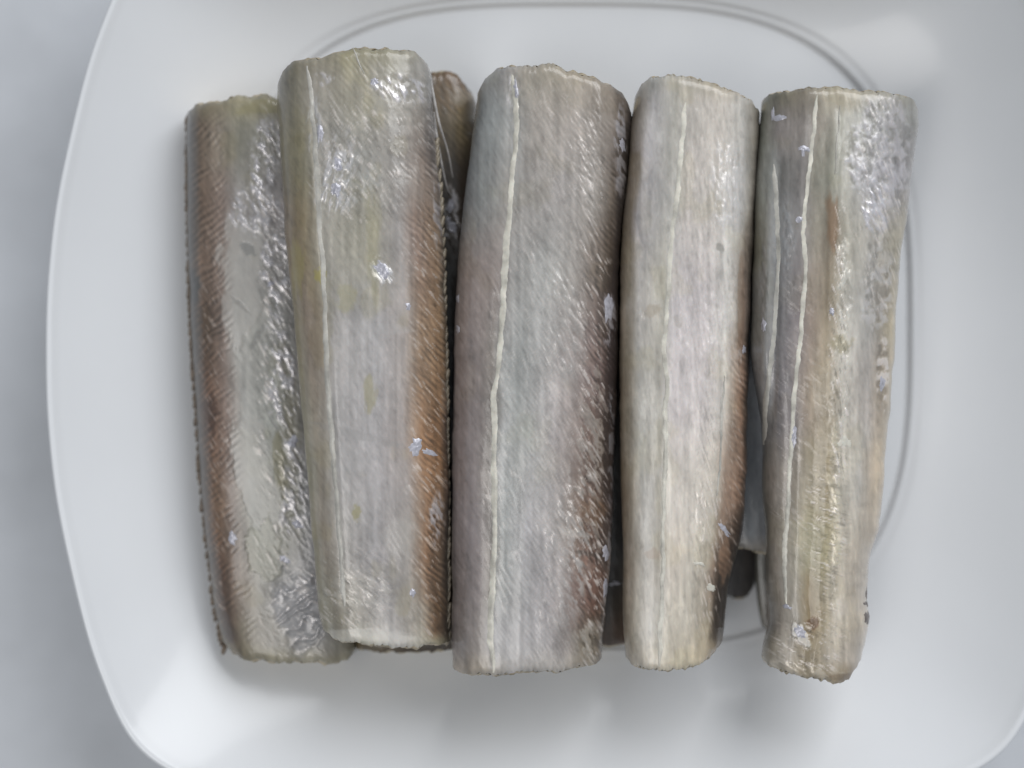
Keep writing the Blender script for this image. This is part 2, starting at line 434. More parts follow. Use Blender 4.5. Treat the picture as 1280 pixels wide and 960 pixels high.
    def surf(px, py):
        px = np.asarray(px, float); py = np.asarray(py, float)
        l, r = pc.fL(py), pc.fR(py); s = np.clip((px - l) / (r - l), 0.002, 0.998)
        tp, bt = pc.fT(s), pc.fB(s); tv = np.clip((py - tp) / (bt - tp), 0, 1)
        fi = tv * (NT - 1); fj = np.interp(s, sA, np.arange(NS))
        i0 = np.clip(fi.astype(int), 0, NT - 2); j0 = np.clip(fj.astype(int), 0, NS - 2)
        a = (fi - i0)[..., None]; b = (fj - j0)[..., None]
        def bil(F): return (F[i0, j0]*(1-a) + F[i0+1, j0]*a)*(1-b) + (F[i0, j0+1]*(1-a) + F[i0+1, j0+1]*a)*b
        return bil(G), bil(NRM)
    # lateral line: a thin raised cord on the skin
    for ln in spec.get('lines', []):
        pts = np.array(ln['pts'], float); yy = np.arange(pts[0, 1], pts[-1, 1], 1.6)
        cx = smooth_interp(yy, pts[:, 1], pts[:, 0]) + (fbm(yy / 14, yy * 0, sd + 60, 3) - 0.5) * ln.get('wob', 3)
        wd = ln['w'] * 0.85 * (0.6 + 0.8 * fbm(yy / 26, yy * 0 + 5, sd + 61, 3)) * np.interp(yy, [yy[0], yy[0] + 18, yy[-1] - 18, yy[-1]], [0.3, 1, 1, 0.4])
        K = 9; rowsv = []
        for k in range(K):
            f = -1 + 2 * k / (K - 1)
            side = (fbm(yy / 4.5, yy * 0 + (1 if f < 0 else 2), sd + 62, 3) - 0.5) * 1.6 * abs(f)
            p, nn_ = surf(cx + f * wd / 2 + side, yy)
            off = 0.00017 * (1 - abs(f) ** 2.6) - 0.00004
            rowsv.append(p + nn_ * off)
        g = np.array(rowsv)
        mesh_obj(ln.get('name', 'lateral_line'), g.reshape(-1, 3), grid_quads(K, len(yy)), ln.get('mat', LINE), root)
    # loose flakes of skin lying on the piece (part of it)
    for fk in spec.get('flakes', []):
        fx, fy, rx, ry, ang = fk[:5]; mt = fk[5] if len(fk) > 5 else FLAKE
        nr_, na = 7, 28; a = np.linspace(0, 2 * math.pi, na, endpoint=False)
        rj = 0.35 + 1.3 * fbm(np.cos(a) * 2.6 + fx, np.sin(a) * 2.6 + fy, sd + 70, 3)
        c, s_ = math.cos(math.radians(ang)), math.sin(math.radians(ang)); rws = []
        for i in range(nr_):
            f = 1 - i / (nr_ - 1) * 0.98
            u = np.cos(a) * rx * rj * f; v = np.sin(a) * ry * rj * f
            p, nn_ = surf(fx + u * c - v * s_, fy + u * s_ + v * c)
            off = (0.00024 * (1 - f ** 3) + 0.00018 * (fbm(u / 3 + fx, v / 3 + fy, sd + 71, 2) - 0.5) * (f < 0.95) - 0.00010)
            rws.append(p + nn_ * off[:, None])
        g = np.array(rws)
        mesh_obj('skin_flake', g.reshape(-1, 3), grid_quads(nr_, na, wrap=True), mt, root)
    # serrated fin base along an edge
    for fr in spec.get('fins', []):
        side, y0, y1, per, ln_, mt = fr
        vs, fs = [], []; yv = y0
        rnd = random.Random(sd)
        while yv < y1:
            yb = yv + rnd.uniform(-1, 1); L_ = ln_ * rnd.uniform(0.2, 1.5)
            xe = float((pc.fL if side < 0 else pc.fR)(np.array([yb]))[0])
            sv = 0.0 if side < 0 else 1.0
            te = (yb - float(pc.fT(sv))) / float(pc.fB(sv) - pc.fT(sv))
            ze = (zl if side < 0 else zr) + tt * (te - 0.5) + 0.0012
            b0 = len(vs); NR, NA = 5, 8
            k_ = W0 / 1280; X_, Y_ = P(xe - side * (1.2 + rnd.uniform(0, 0.8)), yb, ze)
            for ir in range(NR):
                ph_ = -math.pi / 2 + math.pi * ir / (NR - 1)
                for ia in range(NA):
                    a_ = 2 * math.pi * ia / NA
                    lx_ = math.cos(ph_) * math.cos(a_) * (L_ + 1.2); ly_ = math.sin(ph_) * per * 0.85; lz_ = math.cos(ph_) * math.sin(a_) * 5
                    vs.append((float(X_) + (lx_ + side * -0.25 * ly_ * side) * k_, float(Y_) - ly_ * k_, ze + lz_ * k_))
            for ir in range(NR - 1):
                for ia in range(NA):
                    a2 = (ia + 1) % NA
                    fs.append([b0 + ir * NA + ia, b0 + ir * NA + a2, b0 + (ir + 1) * NA + a2, b0 + (ir + 1) * NA + ia])
            yv += per * rnd.uniform(0.6, 1.35)
        mesh_obj('fin_ridge', np.array(vs), fs, mt, root)
    # fine loose rays
    for ry_ in spec.get('rays', []):
        pts, rad = ry_
        pts = np.array(pts, float)               # px, py, z
        X_, Y_ = P(pts[:, 0], pts[:, 1], pts[:, 2]); p3 = np.stack([X_, Y_, pts[:, 2]], -1)
        tt_ = np.linspace(0, len(p3) - 1, 24); cx = np.stack([smooth_interp(tt_, np.arange(len(p3)), p3[:, k]) for k in range(3)], -1)
        a = np.linspace(0, 2 * math.pi, 8, endpoint=False); tube = []
        for i, c_ in enumerate(cx):
            r_ = rad * (1 - 0.6 * i / 23)
            tube.append(np.stack([c_[0] + r_ * np.cos(a), np.full(8, c_[1]), c_[2] + r_ * np.sin(a)], -1))
        mesh_obj('fin_ray', np.array(tube).reshape(-1, 3), grid_quads(24, 8, wrap=True), RAY, root)
    return root

GRP = 'cut fish pieces laid side by side on the plate'
GRP2 = 'cut fish pieces in the lower layer'
SIL = (196, 198, 212)

pieces = []
# ---- 1: far left piece
pieces.append(dict(name='fish_piece', cat='fish piece', group=GRP, seed=1,
    label='leftmost fish piece with serrated brown left edge and torn silvery skin',
    L=[(118,237),(150,233),(200,233),(300,234),(400,237),(500,243),(600,249),(700,260),(780,271),(830,284)],
    R=[(118,392),(400,418),(700,440),(830,446)],
    top=[(0,142),(.06,133),(.2,128),(.4,118),(.5,124),(.62,120),(.75,127),(1,135)],
    bot=[(0,800),(.06,816),(.15,823),(.5,828),(.8,829),(.93,824),(1,812)],
    gain=0.86, z=(0.0125,0.0115), H=0.0100, Hb=0.0105, fib=58, fibamp=1.0, rag=7, yellow=0.4,
    rows=[(125,[(233,(112,104,84)),(262,(140,132,100)),(300,(152,146,112)),(350,(150,146,120)),(440,(150,146,124))]),
          (170,[(233,(70,70,68)),(248,(120,100,80)),(275,(140,128,110)),(300,(142,142,124)),(350,(158,158,152)),(440,(150,148,140))]),
          (260,[(233,(66,64,62)),(250,(118,94,74)),(280,(134,114,102)),(300,(152,150,148)),(350,(160,156,158)),(440,(150,148,140))]),
          (400,[(237,(72,70,66)),(252,(122,92,68)),(278,(134,114,102)),(295,(162,164,158)),(340,(162,164,158)),(370,(142,142,140)),(440,(150,148,140))]),
          (520,[(243,(84,76,64)),(258,(124,84,58)),(285,(138,116,104)),(305,(164,166,162)),(345,(162,168,160)),(365,(148,144,120)),(385,(140,142,144)),(440,(150,148,140))]),
          (640,[(250,(66,66,62)),(268,(130,92,60)),(290,(132,114,102)),(318,(162,168,156)),(345,(150,152,134)),(370,(142,140,124)),(390,(132,136,144)),(440,(150,148,140))]),
          (740,[(262,(92,84,66)),(280,(110,76,54)),(300,(132,116,100)),(325,(152,150,140)),(360,(156,156,156)),(400,(150,152,160)),(440,(150,148,140))]),
          (800,[(272,(112,104,72)),(290,(88,62,46)),(306,(140,130,108)),(340,(156,152,140)),(400,(160,158,152)),(440,(150,146,124))]),
          (828,[(278,(130,122,84)),(300,(124,114,84)),(340,(150,144,114)),(400,(166,160,134)),(440,(140,132,100))])],
    hatch=[(0.0,0.28,150,800,1.0,10,-0.9),(0.55,0.9,260,800,0.5,9,0.8)],
    strokes=[(345,450,26,380,0.8,58),(370,760,40,70,0.6,30),(270,500,18,330,0.35,60)],
    blobs=[(302,345,26,75,4,(176,176,172),0.6,'smooth'),(322,590,26,82,-14,(176,177,172),0.65,'smooth'),(330,690,24,34,0,(166,168,148),0.6,'smooth'),
           (330,195,18,60,8,SIL,0.95,'silver',60),(315,260,36,30,0,SIL,0.75,'silver',55),(345,330,20,70,0,SIL,0.9,'silver',60),
           (352,470,22,95,-8,SIL,0.9,'silver',60),(368,620,18,80,-6,SIL,0.85,'silver',60),(372,760,42,55,0,(170,174,186),0.95,'wrinkle'),
           (310,310,7,12,-50,(112,118,118),0.5,'dent'),(322,420,4,20,30,(126,128,126),0.5,'dent'),(300,380,3,18,-45,(130,130,126),0.4,'dent'),
           (350,580,9,40,-4,(134,128,82),0.6),(243,360,8,22,0,(56,60,62),0.8),(262,520,12,28,0,(96,64,48),0.6),(330,135,40,10,-5,(152,146,92),0.6)],
    flakes=[(291,672,6,9,-10),(366,552,6,8,0),(372,655,9,5,35),(356,700,10,4,35),(338,355,5,4,0)],
    fins=[(-1,150,815,9.5,2.2,FIN)]))
# ---- 2
pieces.append(dict(name='fish_piece', cat='fish piece', group=GRP, seed=2,
    label='second fish piece from the left, greyish with an orange brown right border',
    L=[(55,352),(80,349),(100,347),(200,351),(300,357),(400,367),(500,376),(600,385),(700,393),(780,402),(812,412)],
    R=[(55,538),(100,541),(160,545),(230,551),(300,555),(400,558),(500,560),(600,561),(700,562),(812,562)],
    top=[(0,108),(.03,90),(.09,78),(.25,72),(.45,63),(.55,58),(.65,60),(.72,57),(.8,63),(.9,64),(.97,80),(1,104)],
    bot=[(0,788),(.06,798),(.15,802),(.4,806),(.6,809),(.9,806),(1,800)],
    gain=1.0, prof=[(0,.74),(.2,.98),(.3,1.0),(.7,1.0),(.88,.92),(1,.8)],
    z=(0.0290,0.0255), H=0.0098, Hb=0.0075, fib=60, fibamp=0.9, rag=6, yellow=0.45,
    rows=[(60,[(348,(120,116,98)),(400,(140,134,112)),(450,(146,142,110)),(500,(158,154,124)),(540,(128,126,118))]),
          (100,[(348,(116,112,98)),(372,(132,128,108)),(392,(150,146,134)),(440,(152,148,126)),(500,(162,160,148)),(532,(140,140,136)),(542,(120,120,122))]),
          (200,[(352,(116,110,84)),(375,(134,128,96)),(400,(156,154,146)),(450,(158,158,150)),(500,(154,150,144)),(530,(142,126,114)),(548,(110,104,102))]),
          (300,[(358,(124,104,76)),(382,(146,130,96)),(405,(160,158,146)),(450,(158,156,136)),(500,(158,154,152)),(522,(146,118,100)),(545,(140,112,84)),(557,(110,100,90))]),
          (420,[(368,(134,124,80)),(385,(148,130,110)),(400,(150,136,118)),(412,(160,158,156)),(470,(164,164,168)),(506,(158,150,146)),(525,(150,118,86)),(550,(146,112,76)),(560,(124,110,92))]),
          (560,[(380,(138,136,106)),(398,(148,138,118)),(412,(152,148,140)),(425,(162,162,164)),(470,(164,162,166)),(506,(160,150,146)),(528,(152,106,64)),(550,(140,98,60)),(562,(98,84,76))]),
          (680,[(392,(142,138,108)),(405,(146,134,116)),(425,(158,156,150)),(470,(164,162,166)),(510,(160,154,148)),(535,(140,98,62)),(552,(112,88,66)),(563,(76,72,66))]),
          (780,[(402,(140,138,112)),(420,(146,140,120)),(440,(166,162,148)),(490,(160,158,158)),(525,(148,140,124)),(545,(122,90,60)),(563,(80,70,58))]),
          (808,[(405,(158,152,120)),(440,(180,178,158)),(500,(190,190,184)),(545,(150,144,114)),(563,(100,92,68))])],
    hatch=[(0.76,1.0,190,800,1.15,9,0.95),(0.25,0.72,60,260,0.45,9,1.1)],
    grooves=[([(388,80),(404,300),(412,480),(432,780)],5,-0.0003)],
    strokes=[(535,500,26,380,0.5,50),(460,200,70,110,0.55,55),(450,740,60,60,0.6,40)],
    blobs=[(420,215,26,52,0,(206,210,222),0.75,'silver',100),(445,225,34,36,0,(178,184,186),0.5,'silver',60),(505,112,38,20,8,(206,208,222),0.9,'silver',62),
           (395,150,10,40,0,(196,200,206),0.7,'silver',90),(476,335,12,22,-35,(206,212,222),0.9,'silver',60),(405,98,12,10,0,SIL,0.6,'silver',60),
           (466,310,10,70,0,(160,156,104),0.35),(400,345,8,10,0,(170,160,60),0.7),(435,375,14,18,0,(160,156,110),0.5),(462,490,9,26,0,(156,150,96),0.5),
           (446,640,7,11,0,(146,140,76),0.6),(372,335,9,40,0,(156,146,70),0.5),(470,410,50,7,4,(178,180,182),0.25),(450,545,60,6,15,(140,140,140),0.35),
           (500,670,26,30,0,(180,178,172),0.35),(450,740,44,26,0,(192,190,182),0.5,'silver',40),(545,650,10,40,0,SIL,0.7,'silver',60),(548,255,7,60,0,SIL,0.6,'silver',75),
           (470,795,60,9,2,(206,206,200),0.5)],
    lines=[dict(pts=[(384,82),(389,120),(394,180),(398,250),(402,320),(406,400),(410,480),(416,560),(422,640),(430,760)], w=7.5, mat=LINE_GREY, h=0.0004),
           dict(pts=[(441,58),(447,75),(455,92)], w=4, mat=LINE_GREY, wob=1, h=0.0002, name='skin_fold')],
    flakes=[(478,338,8,13,-35),(520,558,9,13,0),(538,566,12,4,15),(510,382,4,6,0),(516,740,4,7,0),(420,236,7,10,0),(423,206,6,9,0),(400,165,5,12,0),(468,102,6,5,0)],
    fins=[(1,180,800,11,1.6,FIN_PALE)],
    rays=[([(541,140,0.026),(549,190,0.026),(558,232,0.023),(565,246,0.021)],0.00045),([(538,100,0.028),(548,150,0.0275),(560,190,0.024),(566,222,0.021)],0.00038),
          ([(544,200,0.025),(552,246,0.024),(560,285,0.020)],0.0003)]))
# ---- 3: middle
pieces.append(dict(name='fish_piece', cat='fish piece', group=GRP, seed=3,
    label='broad middle fish piece with mauve left flank and ragged reddish brown right side',
    L=[(78,603),(97,599),(122,596),(169,590),(247,581),(310,574),(400,569),(500,566),(600,565),(700,565),(800,565),(848,566)],
    R=[(78,786),(132,790),(147,790),(216,784),(279,778),(341,774),(450,773),(580,768),(638,766),(711,763),(755,757),(848,752)],
    top=[(0,118),(.04,96),(.1,87),(.22,81),(.38,84),(.46,79),(.5,82),(.58,91),(.66,90),(.75,96),(.87,106),(.96,120),(1,142)],
    bot=[(0,832),(.05,839),(.15,842),(.3,845),(.4,840),(.6,837),(.72,838),(.85,832),(.95,830),(1,822)],
    gain=1.0, lift=0.14, prof=[(0,.86),(.27,1.0),(.33,1.01),(.6,1.0),(.8,.93),(.92,.78),(1,.6)],
    z=(0.0265,0.0265), H=0.0112, Hb=0.0085, fib=62, fibamp=1.35, rag=8, yellow=0.22,
    rows=[(85,[(600,(112,118,118)),(630,(134,134,134)),(660,(152,146,132)),(700,(158,148,124)),(750,(146,132,108)),(790,(110,98,84))]),
          (150,[(596,(104,116,122)),(620,(128,138,140)),(645,(140,142,140)),(665,(158,152,144)),(720,(166,158,150)),(760,(140,130,120)),(776,(100,90,82)),(790,(84,76,72))]),
          (240,[(581,(100,114,126)),(600,(122,132,134)),(630,(130,128,124)),(642,(150,148,144)),(700,(158,154,152)),(745,(150,144,136)),(765,(104,92,80)),(784,(76,68,66))]),
          (340,[(573,(120,110,108)),(600,(128,116,112)),(625,(126,116,112)),(640,(158,158,156)),(680,(160,164,162)),(720,(154,148,142)),(745,(130,116,104)),(762,(88,74,62)),(774,(72,62,58))]),
          (460,[(567,(122,112,112)),(595,(126,116,114)),(615,(118,112,106)),(632,(160,166,166)),(650,(150,160,160)),(690,(170,166,166)),(722,(156,144,140)),(745,(118,94,88)),(762,(84,66,64)),(773,(66,58,58))]),
          (560,[(565,(112,104,106)),(595,(118,110,110)),(612,(118,112,106)),(630,(166,174,176)),(650,(160,168,166)),(690,(170,166,168)),(715,(150,136,130)),(738,(112,88,76)),(758,(86,70,58)),(770,(92,92,98))]),
          (660,[(565,(112,104,106)),(595,(118,110,112)),(612,(120,114,110)),(630,(160,170,170)),(660,(166,166,172)),(700,(158,152,148)),(722,(140,116,100)),(745,(116,80,62)),(764,(118,108,104))]),
          (740,[(565,(110,102,102)),(600,(118,110,110)),(612,(124,118,110)),(628,(160,168,168)),(670,(166,164,170)),(705,(154,146,144)),(724,(126,96,84)),(745,(110,70,56)),(758,(112,98,90))]),
          (800,[(565,(116,108,108)),(605,(124,118,114)),(622,(160,162,166)),(680,(166,164,168)),(712,(146,136,130)),(730,(106,96,78)),(754,(110,100,90))]),
          (842,[(566,(138,126,112)),(605,(142,134,120)),(640,(180,178,176)),(700,(176,172,164)),(735,(130,116,92)),(752,(116,104,88))])],
    hatch=[(0.78,1.0,130,830,0.8,8.5,1.15),(0.28,0.8,130,830,0.35,8,1.3)],
    grooves=[([(645,90),(634,250),(618,480),(612,640),(610,840)],9,-0.00035),([(664,300),(660,500),(652,700),(650,840)],8,0.0003)],
    strokes=[(740,500,22,420,0.75,60),(745,740,24,130,0.85,58),(690,300,60,260,0.3,66),(695,650,50,240,0.35,64),(625,600,24,260,0.35,62)],
    blobs=[(768,470,10,200,2,(66,54,56),0.7),(756,640,9,140,3,(70,56,52),0.5),(780,230,8,90,3,(70,62,58),0.6),(640,115,12,30,-8,(196,196,204),0.7,'silver',90),(775,190,8,60,0,(176,176,188),0.8,'silver',70),(730,190,20,60,0,(182,176,170),0.5,'silver',62),
           (762,400,9,34,0,(168,168,184),0.8,'silver',80),(735,600,22,180,3,(176,166,156),0.75,'silver',62),(700,700,30,110,0,(192,190,190),0.55,'silver',62),
           (745,725,14,30,-20,(140,98,80),0.55),(738,745,10,26,0,(134,92,76),0.5),(735,800,18,22,0,(188,180,166),0.75,'silver',60),(742,640,16,24,0,(128,92,62),0.6),
           (764,700,5,60,0,(180,180,190),0.7,'silver',75),(765,560,5,80,0,(148,152,166),0.7,'silver',75),(700,400,32,110,0,(184,186,184),0.4,'silver',65),
           (720,667,24,5,10,(190,186,180),0.6),(735,692,22,3,8,(84,72,64),0.5,'dent'),(645,200,8,50,0,(176,182,184),0.3)],
    lines=[dict(pts=[(641,92),(644,130),(645,165),(640,220),(636,270),(631,340),(628,400),(622,460),(617,490),(618,540),(617,620),(618,680),(614,740),(613,800),(617,842)], w=9.5, h=0.00034)],
    flakes=[(762,385,6,22,5),(644,112,5,16,-6),(758,690,5,10,0),(572,372,3,5,0),(573,410,3,6,0),(640,845,5,3,0),(757,735,4,14,0),(778,182,4,9,0)]))
# ---- 4
pieces.append(dict(name='fish_piece', cat='fish piece', group=GRP, seed=4,
    label='pale smooth fish piece second from the right with one thin cream line',
    L=[(90,800),(107,797),(147,790),(213,785),(280,778),(380,775),(491,775),(622,776),(666,778),(797,780),(842,784)],
    R=[(90,946),(137,950),(180,948),(213,946),(280,943),(380,938),(490,935),(606,932),(666,927),(692,921),(715,914),(757,908),(842,900)],
    top=[(0,124),(.03,106),(.09,98),(.25,94),(.45,97),(.6,103),(.7,109),(.85,117),(.95,126),(1,142)],
    bot=[(0,822),(.06,830),(.15,835),(.35,839),(.6,836),(.75,831),(.88,822),(1,802)],
    gain=1.22, prof=[(0,.86),(.08,.90),(.34,1.0),(.4,1.01),(.7,1.0),(.85,.9),(1,.7)],
    z=(0.0265,0.0262), H=0.0105, Hb=0.0085, fib=80, fibamp=0.6, rag=4, yellow=0.3,
    rows=[(98,[(797,(126,118,106)),(815,(146,148,144)),(850,(156,152,138)),(890,(144,134,108)),(920,(146,134,110)),(948,(112,98,78))]),
          (135,[(793,(122,112,98)),(806,(142,138,132)),(816,(168,168,172)),(845,(156,156,146)),(858,(170,166,158)),(900,(178,172,162)),(930,(164,164,158)),(949,(112,106,94))]),
          (240,[(784,(132,118,100)),(794,(142,130,116)),(802,(170,168,176)),(825,(158,158,156)),(845,(158,158,150)),(860,(178,172,166)),(900,(180,176,168)),(924,(176,178,178)),(936,(138,134,124)),(946,(96,88,78))]),
          (380,[(776,(138,122,100)),(788,(150,140,118)),(800,(164,162,158)),(830,(158,156,142)),(842,(178,174,178)),(880,(182,176,178)),(908,(178,178,172)),(922,(158,148,134)),(930,(118,98,84)),(939,(90,80,72))]),
          (500,[(775,(144,126,100)),(786,(154,144,122)),(800,(164,164,156)),(826,(160,158,148)),(842,(190,184,186)),(880,(194,188,188)),(905,(182,178,168)),(918,(150,128,108)),(928,(128,96,74)),(936,(88,72,60))]),
          (620,[(776,(150,128,100)),(788,(156,146,126)),(802,(164,164,158)),(826,(162,158,148)),(842,(190,184,174)),(875,(192,186,174)),(894,(176,168,152)),(904,(146,118,96)),(922,(130,98,76)),(932,(88,72,60))]),
          (700,[(778,(154,138,114)),(790,(158,148,130)),(806,(166,164,156)),(826,(166,160,146)),(842,(188,178,162)),(868,(190,184,168)),(884,(170,160,142)),(896,(118,96,78)),(908,(66,54,46)),(920,(50,44,40))]),
          (780,[(780,(154,142,120)),(795,(160,154,138)),(815,(166,164,156)),(830,(178,172,156)),(865,(182,174,154)),(884,(150,138,116)),(893,(70,60,52)),(908,(52,46,40))]),
          (835,[(783,(156,144,122)),(800,(164,158,144)),(825,(182,174,152)),(860,(178,168,142)),(885,(150,136,112)),(902,(90,78,62))])],
    hatch=[(0.86,1.0,430,720,0.8,9,0.8)],
    grooves=[([(858,120),(836,330),(828,560),(824,830)],7,-0.00025),([(806,110),(796,300),(792,600),(794,830)],7,0.0003),([(930,160),(922,300),(905,560),(888,760)],7,0.0003)],
    strokes=[(885,640,26,160,0.5,75),(920,600,14,200,0.25,60),(880,350,50,250,0.25,82)],
    blobs=[(815,388,11,9,0,(146,130,104),0.4),(803,392,5,7,-30,(200,196,190),0.7,'silver',50),(848,402,7,8,20,(158,154,146),0.5,'dent'),(900,310,4,8,-30,(130,130,124),0.7,'dent'),
           (905,230,18,70,0,(200,204,212),0.4,'silver',80),(880,420,44,90,0,(206,200,204),0.35,'silver',85),(905,700,10,30,0,(150,110,80),0.6),(820,692,14,8,0,(150,130,110),0.5),
           (880,640,12,60,0,(206,200,188),0.5,'silver',85),(835,610,6,40,0,(216,210,196),0.6),(924,450,4,20,0,(196,190,186),0.5,'silver',80),(925,380,5,60,0,(120,90,66),0.4)],
    lines=[dict(pts=[(857,128),(853,170),(849,220),(842,280),(837,340),(832,400),(830,440),(834,480),(832,520),(831,580),(829,640),(828,700),(827,760),(824,834)], w=7.5, h=0.0004),
           dict(pts=[(905,470),(902,520),(899,580),(896,620)], w=3, h=0.00018, mat=LINE_GREY)],
    flakes=[(905,662,4,12,-40),(889,735,7,5,30,LINE),(874,705,9,2.4,15,LINE),(931,437,3,6,0)]))
# ---- 5: far right
pieces.append(dict(name='fish_piece', cat='fish piece', group=GRP, seed=5,
    label='rightmost fish piece, narrowing downward, with pitted silver skin at its upper right',
    L=[(105,955),(117,953),(147,950),(180,947),(220,944),(280,943),(347,940),(380,940),(440,938),(480,943),(520,950),(557,953),(622,953),(666,957),(731,958),(784,959),(806,954),(856,951)],
    R=[(105,1148),(130,1148),(163,1147),(197,1143),(230,1138),(280,1132),(313,1127),(363,1123),(442,1118),(491,1114),(557,1108),(606,1104),(666,1097),(695,1089),(731,1085),(777,1085),(815,1079),(856,1073)],
    top=[(0,128),(.04,117),(.1,113),(.3,109),(.5,109),(.6,112),(.75,115),(.9,121),(.97,126),(1,136)],
    bot=[(0,820),(.05,830),(.2,838),(.45,849),(.6,850),(.7,852),(.8,854),(.9,847),(1,824)],
    gain=1.12, prof=[(0,.80),(.1,.86),(.29,.96),(.42,.97),(.53,1.04),(.75,.95),(1,.75)],
    z=(0.0262,0.0262), H=0.0108, Hb=0.0085, fib=80, fibamp=0.7, rag=5, yellow=0.25,
    rows=[(112,[(953,(104,108,88)),(1000,(130,122,104)),(1040,(156,148,122)),(1090,(152,146,124)),(1148,(122,122,106))]),
          (150,[(950,(104,112,102)),(975,(128,122,120)),(1010,(126,120,114)),(1025,(150,142,128)),(1050,(158,158,142)),(1090,(152,154,150)),(1148,(128,130,126))]),
          (220,[(944,(118,124,116)),(962,(136,146,142)),(972,(110,112,110)),(1005,(118,114,112)),(1018,(140,138,122)),(1040,(150,152,136)),(1060,(160,160,148)),(1100,(158,160,168)),(1138,(136,134,138))]),
          (300,[(943,(120,120,104)),(960,(132,134,128)),(972,(122,128,134)),(1002,(128,124,124)),(1020,(140,132,116)),(1040,(146,132,108)),(1060,(164,162,146)),(1095,(160,158,152)),(1118,(150,144,122)),(1130,(158,148,118))]),
          (400,[(940,(112,114,112)),(960,(128,130,128)),(972,(108,108,114)),(1000,(124,116,118)),(1014,(148,130,116)),(1036,(158,142,112)),(1056,(182,180,168)),(1085,(160,160,156)),(1105,(144,138,128)),(1118,(170,156,122))]),
          (500,[(945,(110,116,122)),(960,(124,128,132)),(975,(122,116,122)),(990,(132,126,128)),(1005,(158,140,122)),(1030,(164,148,116)),(1055,(182,178,166)),(1085,(166,160,154)),(1100,(156,142,122)),(1113,(172,156,124))]),
          (600,[(953,(114,112,104)),(968,(128,122,114)),(985,(146,136,124)),(1010,(156,146,120)),(1035,(164,148,110)),(1048,(186,180,160)),(1075,(172,170,162)),(1090,(176,160,136)),(1104,(182,160,124))]),
          (690,[(957,(122,116,102)),(972,(138,130,120)),(988,(150,144,128)),(1010,(156,150,116)),(1033,(164,154,112)),(1044,(192,184,162)),(1070,(176,166,148)),(1090,(178,164,142))]),
          (770,[(958,(126,118,106)),(975,(150,142,130)),(995,(142,136,122)),(1012,(136,114,76)),(1030,(156,144,118)),(1045,(182,174,158)),(1085,(172,160,142))]),
          (820,[(952,(150,142,122)),(985,(162,154,140)),(1010,(142,126,92)),(1040,(172,164,148)),(1078,(166,152,132))]),
          (852,[(952,(142,132,108)),(1000,(160,146,116)),(1050,(150,134,104)),(1075,(110,96,78))])],
    hatch=[(0.4,0.75,560,720,0.3,9,0.15)],
    grooves=[([(974,190),(970,350),(966,480),(958,560)],6,-0.0007),([(966,180),(961,350),(955,480)],6,0.0006),([(1020,120),(1008,300),(990,560),(980,760)],8,-0.0004),
             ([(1042,130),(1040,300),(1046,560),(1046,780)],8,0.0006),([(1100,300),(1092,560),(1080,780)],8,-0.0004),([(960,720),(958,800)],14,-0.0012)],
    strokes=[(1048,450,14,180,0.9,75),(1035,660,26,110,0.7,20),(1010,810,50,40,0.7,30),(1100,250,30,140,0.6,70),(1000,560,40,200,0.3,40)],
    blobs=[(1080,185,26,48,0,(182,186,204),0.55,'pits'),(1120,200,24,90,0,(166,166,180),0.6,'pits'),(1100,190,40,75,0,(178,180,198),0.35,'silver',70),(1095,260,18,36,0,(196,200,220),0.8,'silver',60),
           (1098,360,22,62,0,(182,184,190),0.55,'pits'),(1055,355,12,60,0,(216,216,206),0.7,'silver',80),(1104,470,7,60,0,(206,200,196),0.8,'pits'),
           (1040,280,8,40,0,(138,102,68),0.65),(1050,480,16,90,0,(216,214,202),0.45,'silver',85),(1042,640,9,110,0,(216,208,176),0.55,'silver',60),
           (1050,430,16,12,0,(150,140,96),0.5),(1016,778,8,9,0,(120,78,36),0.8),(1000,792,8,18,-30,(196,196,190),0.8,'smooth'),(1004,660,28,10,5,(166,162,126),0.3),
           (985,300,10,50,0,(140,150,160),0.5,'silver',80),(956,350,8,60,0,(160,166,168),0.5,'silver',80),(1000,838,60,9,8,(206,198,180),0.5,'silver',40),
           (1030,170,6,50,0,(176,176,160),0.4,'silver',85),(1060,848,24,6,0,(100,84,66),0.5)],
    lines=[dict(pts=[(1021,118),(1017,170),(1010,230),(1005,290),(1007,340),(1003,400),(996,460),(992,510),(990,545),(986,600),(982,660),(980,700),(982,756)], w=6.8, h=0.0004, mat=LINE),
           dict(pts=[(967,205),(971,260),(972,330),(970,380),(964,440),(957,500),(954,556)], w=6.5, h=0.0005, mat=LINE_GREY, wob=2, name='belly_fold'),
           dict(pts=[(1050,132),(1047,170),(1044,220)], w=2.6, h=0.0002, mat=LINE_GREY, name='skin_fold')],
    flakes=[(972,147,11,4,-5),(965,142,3,10,0),(1006,186,9,4,0),(1004,190,3,6,0),(999,274,5,5,0),(1000,790,7,11,-30),(983,758,8,3,5),(992,545,6,14,5),(1040,390,3,5,0),(1104,480,4,10,0),
            (1087,742,4,8,0,FLAKE_DARK),(1088,755,6,5,20,FLAKE_DARK),(1084,772,4,10,0,FLAKE_DARK),(955,405,4,10,0),(1056,553,10,7,0,LINE)]))
